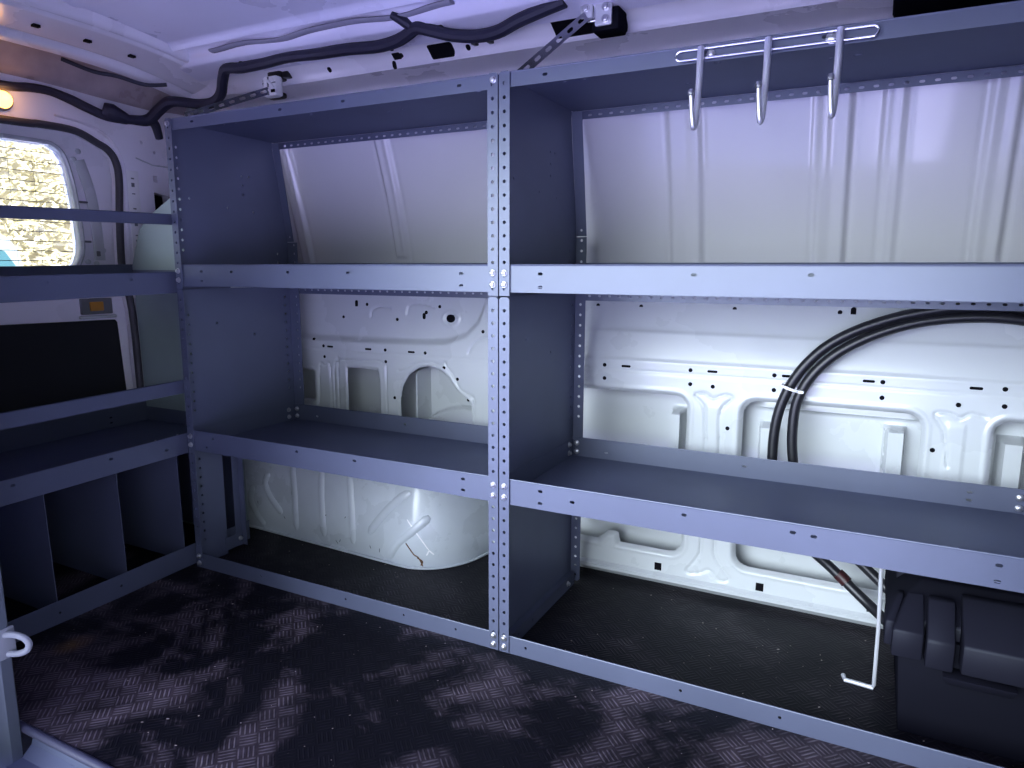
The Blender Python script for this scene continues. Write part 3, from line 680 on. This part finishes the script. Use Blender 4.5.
for z in (.97, .85): b.box((XD+.006, .125, z-.008), (XD+.009, .138, z+.008), M_GREYP, .002)
for z in (1.00, .885): b.box((XD, .083, z-.003), (XD+.010, .112, z+.003), M_GREYP, .002)
for y, z in ((.10, .825), (.125, .82), (.15, .86), (.085, 1.12), (.10, 1.145)): b.lathe([(.008, 0), (.008, .004), (.004, .006)], (XD, y, z), (1, 0, 0), M_WHITE, 10)
dr = b.build('door_1', kind='structure', label='white rear door with glazed upper half and dark lower card', category='door', ang=40)
b = MB(); b.plate([(-.28, .02), (.196, .02), (.183, .421), (.172, .640), (.165, .648), (-.16, .653), (-.28, .655)][::1], [], .008, YZ(XD-.002), M_DPANEL); b.build('door_panel', dr, label='dark lower door card')
b = MB(); b.box((XD-.002, .062, .668), (XD+.012, .158, .716), M_GREYP, .003); b.box((XD+.010, .085, .678), (XD+.016, .128, .706), M_AMBER, .003); b.box((XD-.0, .055, .655), (XD+.013, .170, .664), M_WHITE, .003); b.build('latch', dr, label='grey latch with amber reflector')
b = MB(); w2 = rrect(-.71, .785, -.345, 1.150, .06, 4)
b.plate([(-.76, -.05), (-.305, -.05), (-.305, 1.25), (-.76, 1.25)], [w2], .035, lambda u, v, w: (XD-.035+w, u, v), M_RAIL)
d2 = b.build('door_2', kind='structure', label='white second rear door beside the first', category='door')
b = MB(); b.plate(rect(-.73, .02, -.325, .65), [], .008, YZ(XD-.002), M_DPANEL); b.build('door_panel', d2)
b = MB(); b.tube([(XW+.036, .196, .715), (XW+.037, .197, .45), (XW+.037, .198, .06)], .005, M_WHITE, 8); b.build('trim_9', kind='structure', label='white lip beside the lower part of the rear door seal', category='trim')
b = MB(); b.plate([(y, z) for y, z in wn], [], .004, YZ(XD-.025), M_GLASS); w1 = b.build('window_1', kind='structure', label='rear door window with thin heating wires', category='window')
b = MB()
for z in np.arange(.80, 1.15, .0275):
    ye = .06 if .83 < z < 1.12 else .02
    b.tube([(XD-.019, y, z+.0006*math.sin(y*60+z*90)) for y in np.linspace(-.215, ye+.012, 30)], .0011, M_TRIM, 5)
for y in (-.085, -.02): b.tube([(XD-.019, y, .79), (XD-.019, y, 1.15)], .0005, M_TRIM, 5)
b.build('heating_wire', w1)
# amber lamp on the header
T = thing('interior_lamp', 'glowing amber lamp on the white header above the rear door', 'lamp', (-1.39, -.132, 1.236))
b = MB(); b.lathe([(.027, 0), (.027, .006), (.024, .009)], (-1.390, -.132, 1.236), (1, 0, 0), M_GREYP, 20); b.build('housing', T)
b = MB(); b.lathe([(.022, 0), (.020, .008), (.013, .014), (.004, .017)], (-1.3815, -.132, 1.236), (1, 0, 0), M_LAMP, 20); b.build('lens', T)
settle(T)

# ------------------------------------------------------------------ wiring along the roof
W = thing('wiring_harness', 'black taped wiring harness running along the roof edge', 'wiring', (-.7, .26, 1.35))
b = MB()
P = [(-1.372, -.40, 1.268), (-1.372, -.135, 1.275), (-1.372, -.06, 1.284), (-1.370, -.01, 1.285), (-1.362, .04, 1.273), (-1.352, .071, 1.260), (-1.33, .123, 1.240), (-1.31, .18, 1.240), (-1.30, .228, 1.246), (-1.27, .242, 1.272), (-1.235, .250, 1.293), (-1.20, .257, 1.294), (-1.15, .285, 1.288), (-1.10, .292, 1.288), (-1.050, .282, 1.305), (-1.015, .262, 1.338), (-.985, .250, 1.358),
     (-.93, .248, 1.353), (-.85, .255, 1.357), (-.757, .250, 1.360), (-.66, .252, 1.356), (-.557, .250, 1.353), (-.47, .255, 1.349), (-.405, .248, 1.352), (-.36, .235, 1.360), (-.332, .225, 1.364), (-.30, .232, 1.356), (-.25, .248, 1.343), (-.19, .256, 1.335), (-.132, .250, 1.335), (-.082, .245, 1.348), (-.03, .245, 1.360), (.03, .245, 1.372)]
b.tube([(x, y-.008, z-.006) for x, y, z in P], [.0115]*4+[.0135]*4+[.0165]*3+[.0145]*22, M_TAPE, 10, sm=5); b.build('loom', W)
b = MB(); b.tube([(-1.335, .105, 1.252), (-1.325, .125, 1.245), (-1.310, .165, 1.232)], [.020, .026, .014], M_TAPE, 10, sm=4); b.build('branch', W)
b = MB(); b.tube([(-1.30, .228, 1.246), (-1.30, .245, 1.228), (-1.31, .262, 1.195)], [.013, .013, .011], M_TAPE, 10, sm=4); b.build('branch', W)
b = MB(); b.tube([(-.345, .225, 1.358), (-.36, .205, 1.372), (-.385, .190, 1.386)], [.013, .012, .008], M_TAPE, 10, sm=4); b.build('branch', W)
b = MB(); b.tube([(-1.30, -.02, 1.352), (-1.28, .05, 1.335), (-1.25, .10, 1.330), (-1.22, .16, 1.318), (-1.18, .20, 1.322)], .0055, M_TAPE, 8, sm=5); b.build('branch', W)
for x, y, z in ((-.925, .245, 1.367), (-.56, .247, 1.368), (-.28, .24, 1.36), (-.16, .256, 1.322), (-.20, .256, 1.323)):
    c = MB(); c.box((x-.006, y-.010, z-.010), (x+.006, y+.008, z+.008), M_BLACK, .002); c.build('clip', W)
settle(W)

# dark mount with a white clip, left; steel bracket with three screws, right; straps from both to the shelving
T = thing('roof_clip', 'white clip in a black mount on the roof rail above the corner shelving', 'clip', (-.885, .318, 1.325))
b = MB(); b.box((-.915, .318, 1.326), (-.858, .348, 1.368), M_BLACK, .009); b.box((-.860, .322, 1.332), (-.838, .346, 1.350), M_BLACK, .003); b.box((-.932, .318, 1.312), (-.908, .345, 1.336), M_BLACK, .004); b.box((-.915, .318, 1.279), (-.860, .342, 1.296), M_BLACK, .007); b.build('mount', T)
b = MB(); b.box((-.912, .297, 1.280), (-.858, .326, 1.336), M_WPLAS, .009)
for dx, dz in ((-.011, .010), (.012, .012), (0, -.010)): b.lathe([(.0065, 0), (.0065, .004), (.003, .006)], (-.885+dx, .300, 1.309+dz), (0, -1, 0), M_WPLAS, 10)
b.box((-.890, .2955, 1.284), (-.886, .2975, 1.332), M_GREYP); b.box((-.909, .2955, 1.314), (-.861, .2975, 1.317), M_GREYP); b.box((-.878, .2955, 1.290), (-.864, .2975, 1.298), M_HOLE)
b.tube([(-.905, .298, 1.294), (-.890, .294, 1.322), (-.868, .298, 1.300)], .0045, M_WPLAS, 8, sm=4); b.build('clip', T)
settle(T)
T = thing('anchor_bracket', 'bright steel bracket with three screws on the roof rail', 'bracket', (.095, .265, 1.34))
b = MB(); b.box((.088, .262, 1.314), (.125, .267, 1.362), M_GALV, .004); b.box((.056, .258, 1.332), (.084, .263, 1.360), M_GALV, .003); b.box((.070, .264, 1.325), (.102, .269, 1.360), M_CHROME, .002); b.build('plate', T)
b = MB(); b.box((.078, .270, 1.306), (.138, .325, 1.352), M_MATTE, .004); b.build('backing', T)
for p in ((.112, .2615, 1.350), (.112, .2615, 1.326), (.069, .2575, 1.351)): bolt(p, (0, -1, 0), T, .0080)
settle(T)
def strap(p0, p1, label, w=.019, n=8):
    p0, p1 = Vector(p0), Vector(p1); d = (p1-p0); L_ = d.length; d.normalize(); s_ = d.cross(Vector((.35, -.85, -.4))).normalized(); nn = d.cross(s_)
    b = MB(); b.plate(rect(0, -w/2, L_, w/2), [slot(L_*(k+.5)/n, 0, L_/n*.55, w*.38, 4) for k in range(n)], .0016, lambda u, v, w_: p0+d*u+s_*v+nn*w_, M_CHROME)
    return b.build('perforated_strap', ang=20, label=label, category='strap', group='steel straps from roof to shelving')
strap((.072, .255, 1.335), (-.070, .130, 1.172), 'perforated steel strap from the screwed bracket down to the shelving')
strap((-.885, .296, 1.296), (-1.13, .215, 1.235), 'perforated steel strap beside the white roof clip')

# ------------------------------------------------------------------ cables behind the right bay, running down to the battery box
def cable(pts, label, r=.0112):
    b = MB(); b.tube([(x, y, z+.005*max(0, min(1, (z-.5)*6))) for x, y, z in pts], r, M_BLACK, 14, sm=8); return b.build('power_cable', label=label, category='cable', group='looped black power cables')
ca = [(1.18, .428, .655), (1.06, .425, .695), (.97, .424, .722), (.90, .424, .7325), (.83, .424, .7315), (.76, .424, .721), (.69, .424, .702), (.62, .424, .671), (.567, .424, .634), (.525, .424, .585), (.497, .424, .530), (.482, .424, .47), (.478, .424, .40), (.484, .424, .33), (.512, .424, .26), (.56, .424, .195), (.62, .424, .145), (.69, .40, .095), (.745, .35, .07)]
cb = [(1.18, .433, .63), (1.06, .430, .672), (.97, .428, .698), (.90, .428, .710), (.83, .428, .7105), (.76, .428, .7015), (.70, .428, .684), (.64, .428, .656), (.588, .428, .620), (.548, .428, .575), (.524, .428, .525), (.517, .428, .47), (.520, .428, .40), (.535, .428, .33), (.575, .428, .265), (.625, .428, .212), (.68, .428, .165), (.74, .41, .12), (.79, .37, .10)]
c1 = cable(ca, 'outer of two looped black cables behind the shelving')
cable(cb, 'inner of two looped black cables behind the shelving')
b = MB(); b.tube([(.632, .420, .138), (.642, .418, .131), (.652, .414, .123)], .0135, M_RED, 12, sm=4); b.build('red_sleeve', c1, label='dark red sleeve')
b = MB()
for dx in (0, .003): b.tube([(.508+.019*math.cos(a), .414+.017*math.sin(a), .548-.006*math.cos(a)+dx) for a in np.linspace(0, 2*PI, 24)], .0018, M_WPLAS, 6, cap=False)
b.box((.524, .405, .540), (.536, .414, .546), M_WPLAS, .001); b.build('cable_tie', label='white cable tie round both black cables', category='cable tie')

# ------------------------------------------------------------------ black battery box
BX = thing('battery_box', 'black plastic battery box with stepped lid under the lower shelf', 'battery box', (.93, .2, 0))
def ring(x0, x1, y0, y1, z): return [(x0, y0, z), (x1, y0, z), (x1, y1, z), (x0, y1, z)]
def loft(b, rings, m, cap=True):
    vs = [p for r in rings for p in r]; n = len(rings[0]); fs = []
    for i in range(len(rings)-1):
        for k in range(n): a, c = i*n+k, i*n+(k+1) % n; fs.append([a, c, c+n, a+n])
    if cap: fs += [list(range(n))[::-1], [(len(rings)-1)*n+k for k in range(n)]]
    return b.add(vs, fs, m)
def bevelled(b, rings, m, off=.004):
    t = MB(); loft(t, rings, m); bm = bmesh.new(); vv = [bm.verts.new(p) for p in t.v]
    for f in t.f: bm.faces.new([vv[i] for i in f])
    bmesh.ops.recalc_face_normals(bm, faces=bm.faces); bmesh.ops.bevel(bm, geom=list(bm.edges), offset=off, segments=2, affect='EDGES', profile=.5)
    bm.verts.index_update(); b.add([v.co for v in bm.verts], [[v.index for v in f.verts] for f in bm.faces], m); bm.free()
YF = .060
b = MB(); bevelled(b, [ring(.752, 1.100, YF+.028, .345, .001), ring(.738, 1.114, YF+.020, .35, .190)], M_MATTE)
b.build('body', BX)
b = MB()
bevelled(b, [ring(.722, 1.128, YF+.030, .362, .168), ring(.722, 1.128, YF+.030, .362, .214), ring(.770, 1.10, YF+.100, .33, .262)], M_PLAS, .005)
bevelled(b, [ring(.7175, .732, YF+.010, .145, .168), ring(.7175, .732, YF+.010, .145, .212), ring(.735, .745, YF+.060, .14, .244)], M_PLAS, .003)
bevelled(b, [ring(.729, .775, YF-.006, .10, .158), ring(.729, .775, YF-.006, .10, .206), ring(.750, .774, YF+.060, .12, .250)], M_PLAS, .003)
bevelled(b, [ring(.779, .820, YF-.014, .11, .153), ring(.779, .820, YF-.014, .11, .202), ring(.780, .820, YF+.040, .12, .254)], M_PLAS, .004)
bevelled(b, [ring(.830, 1.10, YF-.018, .11, .156), ring(.830, 1.10, YF-.018, .11, .206), ring(.830, 1.07, YF+.060, .14, .258)], M_PLAS, .004)
bevelled(b, [ring(.735, 1.12, .225, .372, .20), ring(.735, 1.12, .235, .372, .305), ring(.75, 1.10, .255, .36, .318)], M_PLAS, .006)
b.build('lid', BX)
b = MB(); bevelled(b, [ring(.812, .905, YF-.006, .09, .128), ring(.806, .910, YF-.018, .09, .146)], M_PLAS, .003); b.build('handle', BX)
settle(BX)
T = thing('hold_down_rod', 'thin bare metal rod with bent foot beside the battery box', 'rod', (.712, .205, 0))
b = MB(); b.tube([(.705, .150, .315), (.712, .180, .15), (.7145, .206, .012), (.712, .208, .006)], .0036, M_GALV, 8, sm=1); b.build('rod', T)
b = MB(); b.tube([(.714, .208, .0045), (.690, .211, .0045), (.664, .213, .0045), (.660, .228, .0055)], .0045, M_GALV, 8, sm=1); b.build('foot', T)
settle(T)

# ------------------------------------------------------------------ outside
def ground_mat():
    m = mat('violet_bounce_paving', (.45, .46, .80), .8, noise=.12, nscale=1.5); return m  # violet made up so that bounced light tints the roof
b = MB(); b.plate([(-14, -14), (14, -14), (14, 14), (-14, 14)], [], .05, XY(-.57), ground_mat()); b.build('ground', kind='structure', label='paved ground outside the van', category='ground')
# van outer body panels that keep the sky out (roof ends)
M_LEAF = mat('dry_hedge_leaves', (.52, .47, .28), .7, noise=.35, nscale=2.5)
b = MB(); n = 13000
for i in range(n):
    y = random.uniform(-1.5, 5.5); z = random.uniform(-.55, 2.4); x = -6.4-.35*random.random()
    c = Vector((x, y, z)); a = Vector((random.gauss(0, .4), random.gauss(0, 1), random.gauss(0, .35))).normalized()*random.uniform(.03, .075); d = a.cross(Vector((1, random.gauss(0, .5), random.gauss(0, .5)))).normalized()*.018
    b.add([c-a, c+d, c+a, c-d], [[0, 1, 2, 3]], M_LEAF)
b.add([(-6.76, -1.9, -.55), (-6.76, 5.9, -.55), (-6.80, 5.9, 2.35), (-6.80, -1.9, 2.35)], [[0, 1, 2, 3]], M_LEAF)
b.build('hedge', kind='stuff', label='sunlit yellow hedge seen through the rear window', category='hedge')
T = thing('car', 'white car outside, seen low through the rear window', 'car', (-4.6, .5, -.57))
M_CAR = mat('white_car_paint', (.20, .235, .24), .25, coat=.6)
M_CGL = mat('pale_cyan_car_glass', (.030, .105, .115), .35)
def sect(k): return [(y_*k+.5*(1-k), z_) for y_, z_ in ((-.40, -.28), (1.33, -.28), (1.37, .10), (1.35, .50), (1.335, .78), (1.31, .92), (1.26, 1.00), (1.17, 1.04), (-.23, 1.04), (-.37, .80), (-.42, .10))]
rings = []
for x, k, dz in ((-5.55, .93, -.05), (-5.45, 1., 0), (-4.12, 1., 0), (-4.02, .97, -.02), (-4.0, .93, -.06)): rings.append([(x, y_, z_+dz) for y_, z_ in sect(k)])
b = MB(); loft(b, rings, M_CAR); b.build('body', T)
b = MB(); b.plate([(-.2, .30), (1.26, .30), (1.265, .70), (1.24, .82), (1.19, .90), (1.10, .94), (-.1, .94)], [], .02, YZ(-4.005), M_CGL); b.build('window', T, label='pale cyan window')
for y in (-.30, 1.12):
    for x in (-4.35, -5.2):
        b = MB(); b.lathe([(.26, 0), (.28, .02), (.28, .18), (.24, .2)], (x, y, -.28), (0, 1, 0), M_BLACK, 24); b.build('wheel', T)
settle(T)
# outer skin of the van, so that daylight comes in only through its doors and windows
b = MB(); b.plate(rect(-1.56, -.35, 1.80, 1.52), [], .02, XZ(.565), M_WHITE); b.plate([(-1.56, -.82), (1.80, -.82), (1.80, .58), (-1.56, .58)], [], .02, XY(1.50), M_WHITE)
b.plate(rect(-.82, 1.16, .58, 1.52), [], .02, YZ(-1.56), M_WHITE); b.plate(rect(.22, -.35, .58, 1.2), [], .02, YZ(-1.56), M_WHITE); b.plate(rect(-.82, -.35, .22, -.03), [], .02, YZ(-1.56), M_WHITE)
b.plate([(-1.56, -.60), (1.80, -.60), (1.80, .58), (-1.56, .58)], [], .02, XY(-.10), M_WHITE)
b.build('wall_outer_skin', kind='structure', label='outer white body skin of the van', category='wall')

# ------------------------------------------------------------------ light
w = bpy.data.worlds.new('sky'); SC.world = w; w.use_nodes = True; nt = w.node_tree
bg = nt.nodes['Background']; tc = nt.nodes.new('ShaderNodeTexCoord'); sp = nt.nodes.new('ShaderNodeSeparateXYZ'); cr = nt.nodes.new('ShaderNodeValToRGB')
nt.links.new(tc.outputs['Generated'], sp.inputs[0]); nt.links.new(sp.outputs['Z'], cr.inputs[0]); nt.links.new(cr.outputs[0], bg.inputs['Color'])
cr.color_ramp.elements[0].position = .32; cr.color_ramp.elements[0].color = (.80, .91, 1., 1)
cr.color_ramp.elements[1].position = .85; cr.color_ramp.elements[1].color = (.30, .30, .95, 1)
# bright lobe added to the sky behind the viewer, to light the bay through the door
dt = nt.nodes.new('ShaderNodeVectorMath'); dt.operation = 'DOT_PRODUCT'; dt.inputs[1].default_value = Vector((-.27, -.92, .27)).normalized()
nt.links.new(tc.outputs['Generated'], dt.inputs[0])
gl = nt.nodes.new('ShaderNodeMapRange'); gl.interpolation_type = 'SMOOTHSTEP'; gl.inputs['From Min'].default_value = .86; gl.inputs['From Max'].default_value = .995
gl.inputs['To Min'].default_value = 1.35; gl.inputs['To Max'].default_value = 12.8
nt.links.new(dt.outputs['Value'], gl.inputs['Value']); nt.links.new(gl.outputs[0], bg.inputs['Strength'])
sun = bpy.data.lights.new('sun', 'SUN'); sun.energy = 26.; sun.angle = math.radians(1.); sun.color = (1., .95, .9)
so = bpy.data.objects.new('sun', sun); COL.objects.link(so)
d = Vector((-.38, -.70, -.60)); so.rotation_euler = d.to_track_quat('-Z', 'Y').to_euler()
lp = bpy.data.lights.new('amber_lamp', 'POINT'); lp.energy = .12; lp.color = (1., .5, .18); lp.shadow_soft_size = .02
lo = bpy.data.objects.new('amber_lamp', lp); COL.objects.link(lo); lo.location = (-1.345, -.132, 1.245)

# ------------------------------------------------------------------ camera
cam = bpy.data.cameras.new('camera'); co = bpy.data.objects.new('camera', cam); COL.objects.link(co)
yaw, pit, rol = -.473, -.1635, .0024
fw = Vector((math.sin(yaw)*math.cos(pit), math.cos(yaw)*math.cos(pit), math.sin(pit)))
rt = Vector((math.cos(yaw), -math.sin(yaw), 0)); up = rt.cross(fw)
r2 = rt*math.cos(rol)+up*math.sin(rol); u2 = -rt*math.sin(rol)+up*math.cos(rol)
Mx = Matrix((r2, u2, -fw)).transposed().to_4x4(); Mx.translation = (.658, -1.231, .810); co.matrix_world = Mx
cam.sensor_width = 36.; cam.lens = 703/1024*36; cam.clip_start = .05; cam.clip_end = 100
SC.camera = co
vs = SC.view_settings; vs.view_transform = 'Standard'; vs.look = 'None'; vs.exposure = .32; vs.gamma = 1.; vs.use_curve_mapping = False
